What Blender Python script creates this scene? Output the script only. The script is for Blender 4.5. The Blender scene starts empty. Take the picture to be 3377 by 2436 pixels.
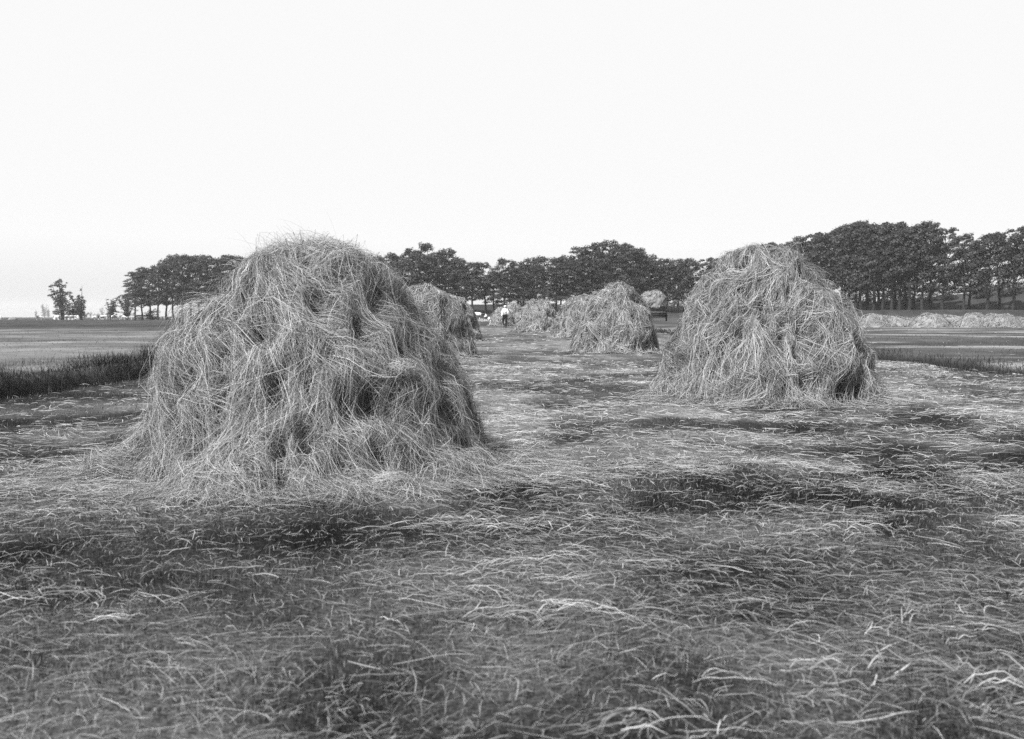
import bpy, math
import numpy as np
from mathutils import Vector

# ------------------------------------------------------------------ camera, sky, sun
F = 3700.0            # focal length in photograph pixels (width 3377)
CX, HY = 1688.5, 1044.0   # optical axis column, horizon row
H = 1.05              # camera height
sc = bpy.context.scene
col = sc.collection
cam_d = bpy.data.cameras.new('camera')
cam_d.sensor_width = 36.0
cam_d.lens = 36.0 * F / 3377.0
cam_d.shift_y = -(1218.0 - HY) / 3377.0
cam_d.clip_start = 0.05
cam_d.clip_end = 9000
cam_d.dof.use_dof = True
cam_d.dof.focus_distance = 14.0
cam_d.dof.aperture_fstop = 4.6
cam = bpy.data.objects.new('camera', cam_d)
col.objects.link(cam)
cam.location = (0, 0, H)
cam.rotation_euler = (math.radians(90), 0, 0)
sc.camera = cam

SUN_EL, SUN_AZ = math.radians(45), math.radians(-143)   # azimuth from +Y towards +X
world = bpy.data.worlds.new('World')
sc.world = world
world.use_nodes = True
nt = world.node_tree
nt.nodes.clear()
sky = nt.nodes.new('ShaderNodeTexSky')
sky.sky_type = 'NISHITA'
sky.sun_disc = False
sky.sun_elevation = SUN_EL
sky.sun_rotation = SUN_AZ
sky.air_density = 1.0
sky.dust_density = 6.0
bw = nt.nodes.new('ShaderNodeRGBToBW')
pw = nt.nodes.new('ShaderNodeMath'); pw.operation = 'POWER'; pw.inputs[1].default_value = 0.16
ml = nt.nodes.new('ShaderNodeMath'); ml.operation = 'MULTIPLY'; ml.inputs[1].default_value = 2.84
cp_ = nt.nodes.new('ShaderNodeMath'); cp_.operation = 'MINIMUM'; cp_.inputs[1].default_value = 2.95
bg = nt.nodes.new('ShaderNodeBackground')
bg.inputs[1].default_value = 0.15
wo = nt.nodes.new('ShaderNodeOutputWorld')
L = nt.links.new
L(sky.outputs[0], bw.inputs[0]); L(bw.outputs[0], pw.inputs[0]); L(pw.outputs[0], ml.inputs[0])
L(ml.outputs[0], cp_.inputs[0]); L(cp_.outputs[0], bg.inputs[0]); L(bg.outputs[0], wo.inputs[0])

sun_d = bpy.data.lights.new('sun', 'SUN')
sun_d.energy = 5.0
sun_d.angle = math.radians(.6)
sun = bpy.data.objects.new('sun', sun_d)
col.objects.link(sun)
sd = Vector((math.sin(SUN_AZ) * math.cos(SUN_EL), math.cos(SUN_AZ) * math.cos(SUN_EL), math.sin(SUN_EL)))
sun.rotation_euler = (-sd).to_track_quat('-Z', 'Y').to_euler()
sun.location = (-20, -10, 30)

sc.view_settings.view_transform = 'Standard'
sc.view_settings.look = 'None'
sc.view_settings.exposure = 1.1
sc.view_settings.gamma = 1.0
sc.view_settings.use_curve_mapping = False
sc.cycles.use_denoising = False
sc.cycles.max_bounces = 6
sc.cycles.volume_bounces = 1
sc.cycles.diffuse_bounces = 3
sc.cycles.use_adaptive_sampling = False

# ------------------------------------------------------------------ helpers
def ss(a, b, x):
    t = np.clip((x - a) / (b - a), 0, 1)
    return t * t * (3 - 2 * t)

def _hash(ix, iy, iz, seed):
    h = (ix.astype(np.int64) * 374761393 + iy.astype(np.int64) * 668265263 + iz.astype(np.int64) * 2147483647 + seed * 974634777) & 0xffffffff
    h = ((h ^ (h >> 13)) * 1274126177) & 0xffffffff
    h = h ^ (h >> 16)
    return (h & 0xffff) / 65535.0

def vn(x, y, z=None, seed=0):
    """value noise 0..1"""
    x = np.asarray(x, float); y = np.asarray(y, float)
    z = np.zeros_like(x) if z is None else np.asarray(z, float)
    ix, iy, iz = np.floor(x), np.floor(y), np.floor(z)
    fx, fy, fz = x - ix, y - iy, z - iz
    fx, fy, fz = fx * fx * (3 - 2 * fx), fy * fy * (3 - 2 * fy), fz * fz * (3 - 2 * fz)
    r = 0
    for a in (0, 1):
        for b in (0, 1):
            for c in (0, 1):
                w = (fx if a else 1 - fx) * (fy if b else 1 - fy) * (fz if c else 1 - fz)
                r = r + w * _hash(ix + a, iy + b, iz + c, seed)
    return r

def fbm(x, y, seed=0, n=3):
    r, a, t = 0, 1.0, 0
    for k in range(n):
        r = r + a * vn(x * 2 ** k, y * 2 ** k, None, seed + k * 7)
        t += a; a *= .55
    return r / t

TONE = .56      # overall film response to hay and foliage
def mesh(name, V, polys, tone=None, mat=None, smooth=False):
    """polys: list of int arrays (M,3) / (M,4)"""
    me = bpy.data.meshes.new(name)
    V = np.asarray(V, np.float32)
    me.vertices.add(len(V))
    me.vertices.foreach_set('co', V.ravel())
    loops, starts, tot, p0 = [], [], [], 0
    for q in polys:
        q = np.asarray(q, np.int32)
        if len(q) == 0:
            continue
        k = q.shape[1]
        loops.append(q.ravel())
        starts.append(p0 + np.arange(len(q)) * k)
        p0 += len(q) * k
    loops = np.concatenate(loops); starts = np.concatenate(starts)
    me.loops.add(len(loops)); me.loops.foreach_set('vertex_index', loops.astype(np.int32))
    me.polygons.add(len(starts)); me.polygons.foreach_set('loop_start', starts.astype(np.int32))
    if smooth:
        me.polygons.foreach_set('use_smooth', np.ones(len(starts), bool))
    me.update(calc_edges=True)
    if tone is not None:
        at = me.attributes.new('tone', 'FLOAT', 'POINT')
        at.data.foreach_set('value', np.asarray(tone, np.float32) * TONE)
    if mat:
        me.materials.append(mat)
    return me

def link(name, me, parent=None, loc=None, label=None, cat=None, group=None, kind=None):
    o = bpy.data.objects.new(name, me)
    col.objects.link(o)
    if parent: o.parent = parent
    if loc is not None: o.location = loc
    if label: o['label'] = label
    if cat: o['category'] = cat
    if group: o['group'] = group
    if kind: o['kind'] = kind
    return o

def tone_mat(name, rough=.7, spec=.25, grain=0.0, gscale=30., bump=0., transl=0.):
    m = bpy.data.materials.new(name)
    m.use_nodes = True
    t = m.node_tree
    b = t.nodes['Principled BSDF']
    b.inputs['Roughness'].default_value = rough
    b.inputs['Specular IOR Level'].default_value = spec
    at = t.nodes.new('ShaderNodeAttribute'); at.attribute_name = 'tone'
    out = at.outputs['Fac']
    if grain:
        tc = t.nodes.new('ShaderNodeTexCoord')
        nz = t.nodes.new('ShaderNodeTexNoise'); nz.inputs['Scale'].default_value = gscale; nz.inputs['Detail'].default_value = 6
        mr = t.nodes.new('ShaderNodeMapRange')
        mr.inputs['From Min'].default_value = .25; mr.inputs['From Max'].default_value = .75
        mr.inputs['To Min'].default_value = 1 - grain; mr.inputs['To Max'].default_value = 1 + grain
        mu = t.nodes.new('ShaderNodeMath'); mu.operation = 'MULTIPLY'
        t.links.new(tc.outputs['Object'], nz.inputs['Vector'])
        t.links.new(nz.outputs['Fac'], mr.inputs['Value'])
        t.links.new(out, mu.inputs[0]); t.links.new(mr.outputs[0], mu.inputs[1])
        out = mu.outputs[0]
        if bump:
            bp = t.nodes.new('ShaderNodeBump'); bp.inputs['Strength'].default_value = bump; bp.inputs['Distance'].default_value = .03
            t.links.new(nz.outputs['Fac'], bp.inputs['Height']); t.links.new(bp.outputs[0], b.inputs['Normal'])
    t.links.new(out, b.inputs['Base Color'])
    if transl:
        tr = t.nodes.new('ShaderNodeBsdfTranslucent'); mx = t.nodes.new('ShaderNodeMixShader')
        mx.inputs[0].default_value = transl
        o = t.nodes['Material Output']
        t.links.new(out, tr.inputs[0]); t.links.new(b.outputs[0], mx.inputs[1]); t.links.new(tr.outputs[0], mx.inputs[2])
        t.links.new(mx.outputs[0], o.inputs[0])
    return m

def flat_mat(name, v, rough=.7, var=.25, scale=8.):
    m = bpy.data.materials.new(name)
    m.use_nodes = True
    t = m.node_tree
    b = t.nodes['Principled BSDF']
    b.inputs['Roughness'].default_value = rough
    b.inputs['Specular IOR Level'].default_value = .08
    tc = t.nodes.new('ShaderNodeTexCoord')
    nz = t.nodes.new('ShaderNodeTexNoise'); nz.inputs['Scale'].default_value = scale; nz.inputs['Detail'].default_value = 5
    mr = t.nodes.new('ShaderNodeMapRange')
    mr.inputs['From Min'].default_value = .3; mr.inputs['From Max'].default_value = .7
    mr.inputs['To Min'].default_value = v * (1 - var); mr.inputs['To Max'].default_value = v * (1 + var)
    t.links.new(tc.outputs['Object'], nz.inputs['Vector']); t.links.new(nz.outputs['Fac'], mr.inputs['Value'])
    t.links.new(mr.outputs[0], b.inputs['Base Color'])
    return m

M_HAY = tone_mat('dry_hay', .8, .06, transl=.05)
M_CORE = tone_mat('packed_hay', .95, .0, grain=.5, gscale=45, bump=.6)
M_GRASS = tone_mat('grass_blades', .8, .03, transl=.15)
M_LEAF = tone_mat('leaves', .8, .04, transl=.12)
M_GROUND = tone_mat('meadow_soil', .95, .0, grain=.75, gscale=42, bump=.8)
M_BARK = flat_mat('bark', .022, .9, .4, 3)
M_HIDE = tone_mat('cow_hide', .6, .3)

def ribbons(P, N, w, tone, taper=True):
    """P (n,k,3) paths, N (n,k,3) facing normals, w (n,), tone (n,) -> verts, quads, tones"""
    n, k, _ = P.shape
    T = np.gradient(P, axis=1)
    S = np.cross(T, N)
    S /= np.maximum(np.linalg.norm(S, axis=2, keepdims=True), 1e-9)
    prof = np.ones(k)
    if taper:
        prof = np.interp(np.linspace(0, 1, k), [0, .15, .7, 1], [.6, 1, .9, .3])
    hw = (w[:, None] * prof[None, :] * .5)[..., None]
    V = np.empty((n, k, 2, 3)); V[:, :, 0] = P - S * hw; V[:, :, 1] = P + S * hw
    i = (np.arange(n) * k * 2)[:, None] + (np.arange(k - 1) * 2)[None, :]
    Q = np.stack([i, i + 1, i + 3, i + 2], -1).reshape(-1, 4)
    return V.reshape(-1, 3), Q, np.repeat(tone, k * 2)

def merge(parts):
    Vs, Qs, Ts, o = [], [], [], 0
    for V, Q, T in parts:
        Vs.append(V); Qs.append(Q + o); Ts.append(T); o += len(V)
    return np.concatenate(Vs), np.concatenate(Qs), np.concatenate(Ts)

# ------------------------------------------------------------------ terrain
U_ = [-1500, -200, 420, 800, 1300, 1700, 2300, 2700, 3040, 3380, 4200]
DT = [330, 300, 288, 275, 255, 248, 240, 222, 203, 188, 165]
ZT = [.05, .05, .15, .35, 1.5, 1.7, 2.1, 2.3, 2.3, 2.2, 2.2]
ZD = [.05, .05, .15, .35, 4.0, 4.3, 3.8, 3.4, 5.0, 7.0, 7.4]

def colpx(x, y):
    return np.clip(CX + F * x / np.maximum(y, 1.0), -4000, 6000)

def ditch_d(x, y):
    c = -7.75 + .25 * np.sin(y * .09) + .12 * np.sin(y * .31 + 1)
    return np.abs(x - c), (1 - ss(120, 160, y))

def terrain(x, y):
    x = np.asarray(x, float); y = np.asarray(y, float)
    u = colpx(x, y)
    rise = .55 * ss(60, 135, y) * ss(850, 1300, u)
    dt, zt, zd = np.interp(u, U_, DT), np.interp(u, U_, ZT), np.interp(u, U_, ZD)
    z = rise + (zt - rise) * ss(dt - 26, dt - 5, y) + (zd - zt) * ss(dt + 9, dt + 34, y) * (1 - ss(dt + 60, dt + 130, y))
    z = z - zt * ss(dt + 60, dt + 200, y)
    z = z + (fbm(x * .9, y * .9, 5) - .5) * .07 * (1 - ss(30, 90, y)) + (fbm(x * .12, y * .12, 9) - .5) * .15 * ss(15, 60, y)
    d, k = ditch_d(x, y)
    z = z - .62 * (1 - ss(.45, 1.15, d)) * k
    d2 = np.abs(x - 10.0 - .2 * np.sin(y * .2))
    z = z - .14 * (1 - ss(.3, 1.0, d2)) * ss(10, 16, y) * (1 - ss(70, 90, y))
    return z

def hayness(x, y):
    """how much dry hay is left lying (0..1)"""
    n1 = fbm(x * .95 + 11, y * .75 + 3, 21, 3)
    n2 = fbm(x * 1.9, y * 1.4, 33, 3)
    n3 = fbm(x * .16, y * .12 + 5, 41, 2)
    v = ss(.39, .62, .5 * n1 + .34 * n2 + .16 * n3)
    v = .08 + .92 * v
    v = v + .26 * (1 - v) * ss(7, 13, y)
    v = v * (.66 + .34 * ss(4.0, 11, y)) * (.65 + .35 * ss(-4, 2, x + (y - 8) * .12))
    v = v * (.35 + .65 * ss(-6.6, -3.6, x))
    left = 1 - ss(-7.4, -6.4, x)
    pasture = .42 * ss(.3, .7, fbm(x * .09, y * .2, 55, 3)) + .5 * (fbm(x * .5, y * .6, 56, 2) - .5) + .5
    v = v * (1 - left) + pasture * left
    right = ss(9.0, 10.2, x) * (1 - ss(80, 100, y))
    beyond = .85 * ss(.42, .66, fbm(x * .10, y * .26, 77, 3)) + .24
    v = v * (1 - right) + beyond * right
    far = ss(85, 120, y)
    v = v * (1 - far) + (.25 + .3 * fbm(x * .06, y * .06, 88, 2)) * far
    d2 = np.abs(x - 10.0 - .2 * np.sin(y * .2))
    v = v * (1 - .85 * (1 - ss(.5, 1.0, d2)) * ss(8, 14, y))
    return np.clip(v, 0, 1)

fw = np.radians(38)
th = np.concatenate([np.linspace(-fw, fw, 280), np.linspace(fw, 2 * math.pi - fw, 62)[1:-1]])
rr = np.concatenate([np.geomspace(.6, 400, 260), np.geomspace(400, 2600, 30)[1:]])
TH, RR = np.meshgrid(th, rr)
gx, gy = RR * np.sin(TH), RR * np.cos(TH)
gz = terrain(gx, gy)
nr, nc = TH.shape
i0 = (np.arange(nr - 1)[:, None] * nc + np.arange(nc)[None, :])
i1 = (np.arange(nr - 1)[:, None] * nc + (np.arange(nc)[None, :] + 1) % nc)
Q = np.stack([i0, i1, i1 + nc, i0 + nc], -1).reshape(-1, 4)[:, ::-1]
hv = hayness(gx, gy)
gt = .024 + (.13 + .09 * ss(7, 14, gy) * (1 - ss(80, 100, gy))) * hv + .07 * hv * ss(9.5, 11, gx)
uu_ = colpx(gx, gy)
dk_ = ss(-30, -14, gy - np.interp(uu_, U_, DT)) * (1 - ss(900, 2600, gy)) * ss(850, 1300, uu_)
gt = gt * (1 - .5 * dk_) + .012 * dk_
mott = .6 * fbm(gx * .33, gy * .22, 201, 3) + .4 * fbm(gx * 1.2, gy * .8, 207, 2)
gt = gt * (1 + (1.7 * (mott - .5)) * np.maximum(1 - ss(-7.5, -6.5, gx), ss(9, 10, gx)))
dd, kk = ditch_d(gx, gy)
gt = gt * (1 - .75 * (1 - ss(.9, 1.4, dd)) * kk)  # ditch ground darkened in its tone, painting in the bank's shade
pt_ = fbm(gx * 1.1 + 7, gy * .9, 131, 3)
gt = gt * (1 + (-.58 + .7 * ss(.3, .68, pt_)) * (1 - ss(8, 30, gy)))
V = np.stack([gx, gy, gz], -1).reshape(-1, 3)
# centre cap
V = np.concatenate([V, [[0, 0, float(terrain(0, .01))]]])
cap = np.stack([np.full(nc, len(V) - 1), (np.arange(nc) + 1) % nc, np.arange(nc)], -1)
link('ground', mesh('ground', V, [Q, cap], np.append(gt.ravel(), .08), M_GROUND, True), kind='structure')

def pos(px, D, dz=0.):
    x = (px - CX) * D / F
    return x, D, float(terrain(x, D)) + dz

# ------------------------------------------------------------------ haycocks
def haycock(name, px, D, prof, strands, seed, label, group='haycocks standing in the mown field', dep=1.0,
            dents=(), lumps=(), cat='haycock', wmin=.0019, fly=.03, tufts=(), loc=None, tone=(.12, .70), spill=True, rough=1.0, nth=120, holes=0, crest=0, core=None):
    rng = np.random.default_rng(seed)
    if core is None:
        core = (.035, .09) if D < 20 else ((.10, .22) if D < 40 else (.2, .36))  # near cores toned darker, painting in the shade of gaps between strands
    if D > 20:
        rough = rough * .6
        fly = fly * .5
    prof = np.array(prof, float)      # rows z, left half-width, right half-width, from foot to top
    if loc is None:
        loc = pos(px, D)
    arc = np.concatenate([[0], np.cumsum(np.hypot(np.diff(prof[:, 0]), np.diff((prof[:, 1] + prof[:, 2]) / 2)))])
    LEN = arc[-1]; ts = arc / LEN
    HT = prof[-1, 0]
    dents = list(dents)
    for _ in range(holes):
        dents.append((rng.uniform(-math.pi - .2, .2), rng.random() ** .9 * .9, rng.uniform(.022, .05) * (1 if D < 20 else 1.5), -rng.uniform(.09, .20)))
    def base(th_, t):
        tc = np.clip(t, 0, 1)
        z = np.interp(tc, ts, prof[:, 0]); wl = np.interp(tc, ts, prof[:, 1]); wr = np.interp(tc, ts, prof[:, 2])
        c = np.cos(th_)
        R = wr * (.5 + .5 * c) + wl * (.5 - .5 * c)
        over = np.maximum(-t, 0) * LEN
        R = R + over
        up = np.maximum(t - 1, 0) * LEN     # past the top: run over to the other side
        R = np.where(t > 1, -up, R)
        return np.stack([R * c, R * dep * np.sin(th_), z + np.where(over > 0, .015, 0.)], -1), R, over
    def surf(th_, t, off, full=False):
        p, R, over = base(th_, t)
        e = .02
        pt, _, _ = base(th_, t + e); pm, _, _ = base(th_, t - e)
        dtv = pt - pm
        dth = np.stack([-np.sin(th_), np.cos(th_) * dep, np.zeros_like(th_)], -1)
        n = np.cross(dth, dtv)
        n /= np.maximum(np.linalg.norm(n, axis=-1, keepdims=True), 1e-6)
        n = np.where(over[..., None] > 0, np.array([0, 0, 1.]), n)
        tw_ = vn(p[..., 0] * 1.4, p[..., 1] * 1.4, p[..., 2] * 1.4, seed + 8) * 2 - 1
        a = .10 * (vn(p[..., 0] * 2.3 + seed, p[..., 1] * 2.3, p[..., 2] * 2.6, seed) - .5) \
            + .12 * (vn(p[..., 0] * 4.6 + seed, p[..., 1] * 4.6, p[..., 2] * 5.0, seed + 3) - .5) \
            + .14 * (vn(np.cos(th_ + .5 * tw_) * 8., np.sin(th_ + .5 * tw_) * 8., p[..., 2] * 3.4, seed + 5) - .5) + .07 * (vn(p[..., 0] * 12, p[..., 1] * 12, p[..., 2] * 12, seed + 6) - .5)
        a = a * rough
        small = np.zeros_like(a)
        for (dth0, dt0, sg, am) in list(dents) + list(lumps):
            dist = (((th_ - dth0 + math.pi) % (2 * math.pi) - math.pi) * np.maximum(R, .3)) ** 2 + ((t - dt0) * LEN * (.55 if sg < .08 else 1)) ** 2
            if sg < .08 and am < 0:
                small = np.minimum(small, am * np.exp(-dist / (2 * sg * sg)))
            else:
                a = a + am * np.exp(-dist / (2 * sg * sg))
        a = a + small
        fade = ss(-.02, .06, t)
        p = p + n * (a * fade + off)[..., None]
        p[..., 2] = np.maximum(p[..., 2], .006)
        return (p, n, a) if full else (p, n)
    # packed core
    nt_ = 46 if D < 20 else 30
    nth = nth if D < 20 else min(nth, 72)
    tg, hg = np.meshgrid(np.concatenate([[-.01], np.linspace(0, .985, nt_ - 1)]), np.linspace(-math.pi, math.pi, nth, endpoint=False), indexing='ij')
    cp, _ = surf(hg, tg, np.full_like(tg, -.085))
    cp[0, :, 2] = -.06
    ii = (np.arange(nt_ - 1)[:, None] * nth + np.arange(nth)[None, :]); jj = (np.arange(nt_ - 1)[:, None] * nth + (np.arange(nth)[None, :] + 1) % nth)
    cq = np.stack([ii, jj, jj + nth, ii + nth], -1).reshape(-1, 4)
    cv = cp.reshape(-1, 3)
    top = cv[-nth:].mean(0) + [0, 0, .01]
    cv = np.concatenate([cv, [top]])
    capf = np.stack([(nt_ - 1) * nth + np.arange(nth), (nt_ - 1) * nth + (np.arange(nth) + 1) % nth, np.full(nth, len(cv) - 1)], -1)
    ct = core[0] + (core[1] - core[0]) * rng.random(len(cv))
    root = link(name, None, loc=loc, label=label, cat=cat, group=group)
    root.empty_display_size = .3
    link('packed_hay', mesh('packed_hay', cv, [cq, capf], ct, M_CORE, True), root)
    # wisps of strands
    K = 6 if D < 20 else (5 if D < 80 else 4)
    per = 22
    nw = int(strands * (1.3 if D < 20 else 1.35)) // per
    tw = rng.random(nw * 4)
    keep = rng.random(nw * 4) < (np.interp(tw, ts, (prof[:, 1] + prof[:, 2]) / 2) / prof[:, 1:].max() * .85 + .15)
    tw = tw[keep][:nw]; nw = len(tw)
    front = rng.random(nw) < .80
    hw = np.where(front, rng.uniform(-math.pi - .35, .35, nw), rng.uniform(0, math.pi, nw))
    cover = np.zeros(nw)
    for (dth0, dt0, sg, am) in dents:
        dist = ((np.angle(np.exp(1j * (hw - dth0))) * 1.0) ** 2 + ((tw - dt0) * LEN) ** 2)
        cover = np.maximum(cover, np.exp(-dist / (2 * (sg * .9) ** 2)))
    aa = surf(hw, tw, np.zeros(nw), True)[2]
    ok = rng.random(nw) > np.maximum(cover * .85, .88 * (1 - ss(-.13, .0, aa)))
    tw, hw = tw[ok], hw[ok]; nw = len(tw)
    pp, _, _ = base(hw, tw)
    yawf = (vn(pp[:, 0] * 1.5 + 9, pp[:, 1] * 1.5, pp[:, 2] * 1.5, seed + 11) - .5) * 2.0
    yaw0 = yawf + rng.normal(0, .38, nw)
    cross = rng.random(nw) < .11
    yaw0 = np.where(cross, yaw0 + rng.choice([-1, 1], nw) * rng.uniform(.7, 1.5, nw), yaw0)
    big = rng.random(nw) < .22
    len0 = np.where(big, rng.uniform(.45, .85, nw), rng.uniform(.18, .45, nw))
    spr = np.where(big, rng.uniform(.02, .05, nw), rng.uniform(.03, .10, nw))
    o0 = rng.uniform(-.05, .035, nw) + np.where(big, .02, 0)
    lift = np.abs(rng.normal(0, .035, nw))
    curl0 = rng.normal(0, .35, nw)
    wt = rng.uniform(-.07, .07, nw)
    r = lambda a: np.repeat(a, per)
    n = nw * per
    rg = rng
    h_s = r(hw); t_s = r(tw)
    lens = r(len0) * rg.uniform(.5, 1.25, n)
    yaw = r(yaw0) + rg.normal(0, .15, n) + np.where(rg.random(n) < .10, rg.normal(0, .9, n), 0)
    curl = r(curl0) + rg.normal(0, .3, n)
    a_s, b_s = rg.normal(0, 1, n) * r(spr), rg.normal(0, 1, n) * r(spr)
    off0 = r(o0) + rg.normal(0, .014, n)
    lf = r(lift) * rg.uniform(.5, 1.4, n)
    endlift = np.where(rg.random(n) < fly, rg.uniform(.03, .13, n), rg.normal(0, .012, n))
    th_p = np.empty((n, K)); t_p = np.empty((n, K))
    R0 = np.maximum(np.interp(t_s, ts, (prof[:, 1] + prof[:, 2]) / 2), .22)
    hc = h_s + a_s / R0; tcur = t_s + b_s / LEN
    step = lens / (K - 1)
    yk = yaw.copy()
    for k in range(K):
        th_p[:, k] = hc; t_p[:, k] = tcur
        Rk = np.maximum(np.interp(np.clip(tcur, 0, 1), ts, (prof[:, 1] + prof[:, 2]) / 2), .22)
        yk = yk + curl / K + rg.normal(0, .14, n)
        hc = hc + step * np.sin(yk) / Rk
        tcur = tcur - step * np.cos(yk) / LEN
        tcur = np.clip(tcur, -.22 if spill else -.02, 1.0)
    s = np.linspace(0, 1, K)[None, :]
    off = off0[:, None] + lf[:, None] * np.sin(math.pi * s) + endlift[:, None] * s ** 2 + rg.normal(0, .004, (n, K))
    P, N = surf(th_p, t_p, off)
    N = N + rg.normal(0, .55, (n, 1, 3))
    P = P + np.concatenate([np.zeros((n, K, 2)), (-.03 * (s ** 2) * np.minimum(1, lens[:, None] * 2))[..., None]], -1)
    P[..., 2] = np.maximum(P[..., 2], .008)
    w = np.maximum(wmin, .00024 * D) * rg.uniform(.6, 1.25, n) * np.where(rg.random(n) < .03, 1.7, 1)
    tn = np.clip(tone[0] + (tone[1] - tone[0]) * rg.random(n) ** 1.6 + r(wt), .07, .95)
    parts = [ribbons(P, N, w, tn)]
    # fluffy curls standing off the heap
    for (h0, t0, off_, rad, cnt) in tufts:
        c, nn = surf(np.array([h0]), np.array([t0]), np.array([off_]))
        m = cnt
        d = rng.normal(0, 1, (m, 3)); d /= np.linalg.norm(d, axis=1, keepdims=True)
        q = d * rad * rng.uniform(.3, 1, (m, 1)) ** .6
        ax = rng.normal(0, 1, (m, 3)); v1 = np.cross(d, ax); v1 /= np.linalg.norm(v1, axis=1, keepdims=True)
        ang = np.linspace(-1, 1, 7)[None, :, None] * rng.uniform(.5, 1.4, (m, 1, 1))
        rr_ = np.linalg.norm(q, axis=1)[:, None, None]
        PP = (d[:, None] * np.cos(ang) + v1[:, None] * np.sin(ang)) * rr_ + rng.normal(0, .006, (m, 7, 3))
        PP *= np.array([1.25, 1.0, .75]) * (1 + .5 * (vn(d[:, 0] * 1.6 + h0, d[:, 1] * 1.6, d[:, 2] * 1.6, 7) - .5))[:, None, None]
        PP = PP + c[0] + nn[0] * .0
        PP[..., 2] = np.maximum(PP[..., 2], .01)
        parts.append(ribbons(PP, np.repeat(d[:, None], 7, 1) + rng.normal(0, .4, (m, 1, 3)), np.full(m, max(wmin * .7, .0003 * D)), rng.uniform(.35, .62, m)))
    if crest:
        m = crest
        h0, t0 = rng.uniform(-math.pi, math.pi, m), rng.uniform(.80, .99, m)
        p0, n0 = surf(h0, t0, np.full(m, -.02))
        ln = rng.uniform(.08, .26, m)
        d0 = np.array([-.25, 0, .75]) + rng.normal(0, .45, (m, 3)); d1 = np.array([-.9, .1, .05]) + rng.normal(0, .4, (m, 3))
        sq = np.linspace(0, 1, 6)[None, :, None]
        PP = p0[:, None] + (d0[:, None] * sq * (1 - .5 * sq) + d1[:, None] * sq ** 2 * .6) * ln[:, None, None]
        parts.append(ribbons(PP, np.array([0, -1., .3]) + rng.normal(0, .4, (m, 1, 3)) + np.zeros_like(PP), np.full(m, .0018), rng.uniform(.3, .6, m)))
    Vh, Qh, Th = merge(parts)
    link('loose_hay', mesh('loose_hay', Vh, [Qh], Th, M_HAY), root, kind='stuff')
    return root

P1 = [(0, 1.46, 1.50), (.06, 1.31, 1.36), (.18, 1.17, 1.22), (.35, 1.06, 1.13), (.53, 1.00, 1.06), (.85, .95, .91), (1.03, .84, .79),
      (1.19, .72, .67), (1.30, .65, .60), (1.43, .40, .46), (1.52, .17, .27), (1.57, .02, .02)]
haycock('haycock', 1005, 7.95, P1, 60000, 3, 'broad wind-ruffled haycock with straggling wisps and a dark hollow at its foot',
        dents=[(3.1, .70, .16, -.13), (-2.32, .04, .17, -.30), (-1.55, .05, .09, -.14), (-.75, .62, .075, -.12), (-.55, .45, .075, -.09), (-1.75, .55, .09, -.1), (-2.2, .42, .12, -.10),
               (-1.05, .30, .09, -.14), (-.9, .12, .10, -.1), (-2.5, .22, .10, -.13), (-1.2, .72, .1, -.1)],
        lumps=[(-1.0, .75, .13, .10), (-.75, .38, .12, .08), (-.8, .50, .1, .05), (-2.0, .3, .1, .07), (-2.55, .0, .16, .08), (-1.3, .04, .10, .06)],
        tufts=[(-.80, .39, .03, .09, 200), (-1.05, .015, .05, .10, 380)], holes=130, crest=520, rough=.72, fly=.05)
P2 = [(0, 1.46, 1.48), (.04, 1.40, 1.44), (.15, 1.34, 1.38), (.3, 1.24, 1.32), (.5, 1.17, 1.28), (.72, 1.10, 1.21), (.97, 1.03, 1.12),
      (1.16, .94, .98), (1.30, .86, .85), (1.46, .76, .70), (1.56, .68, .62), (1.69, .56, .51), (1.79, .38, .41), (1.85, .20, .28), (1.88, .02, .02)]
haycock('haycock', 2522, 14.35, P2, 34000, 8, 'tall rounded haycock with smooth draped sides, in front of the tree avenue',
        dents=[(-1.0, .04, .16, -.26), (-2.0, .02, .14, -.16), (-1.35, .40, .16, -.16), (-2.15, .35, .13, -.16), (-2.2, .78, .09, -.14), (-.9, .72, .1, -.1), (-.25, .1, .14, -.14), (-1.9, .62, .1, -.1), (-2.6, .45, .12, -.1)],
        lumps=[(-1.0, .2, .18, .10), (-1.9, .2, .2, .06), (-1.5, .62, .16, .06)], wmin=.0028, fly=.035, holes=105, rough=.8)
def PG(h, wl, wr):
    f = [(0, 1.0), (.02, .98), (.15, .94), (.3, .88), (.45, .80), (.58, .74), (.7, .65), (.8, .54), (.9, .40), (.97, .21), (1, .015)]
    return [(a * h, b * wl, b * wr) for a, b in f]
haycock('haycock', 2035, 33.2, PG(2.0, 1.36, 1.24), 15000, 12, 'haycock with a domed top and dark gap at its shoulder, beside the loaded wagon',
        dents=[(-.85, .70, .16, -.24), (-2.2, .12, .15, -.2), (-.9, .06, .16, -.16), (-.5, .62, .12, -.15), (-1.2, .1, .14, -.12)], lumps=[(-1.6, .85, .3, .06)], holes=18)
haycock('haycock', 1925, 54.5, PG(2.05, 1.62, 1.5), 9000, 17, 'haycock half hidden behind the domed haycock, on its lane side',
        dents=[(-2.0, .3, .2, -.18), (-2.6, .15, .16, -.14)], holes=10)
haycock('haycock', 1772, 74.5, PG(2.15, 1.45, 1.6), 7000, 22, 'rounded haycock across the lane, the one just before the walking man',
        dents=[(-.8, .42, .16, -.22), (-1.2, .08, .2, -.2), (-2.1, .2, .16, -.14), (-1.9, .75, .13, -.14)], holes=8)
haycock('haycock', 1690, 103, PG(1.95, 1.5, 1.5), 4500, 27, 'farther haycock with a peaked top right behind the walking man', dents=[(-1.2, .5, .2, -.2)])
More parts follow.
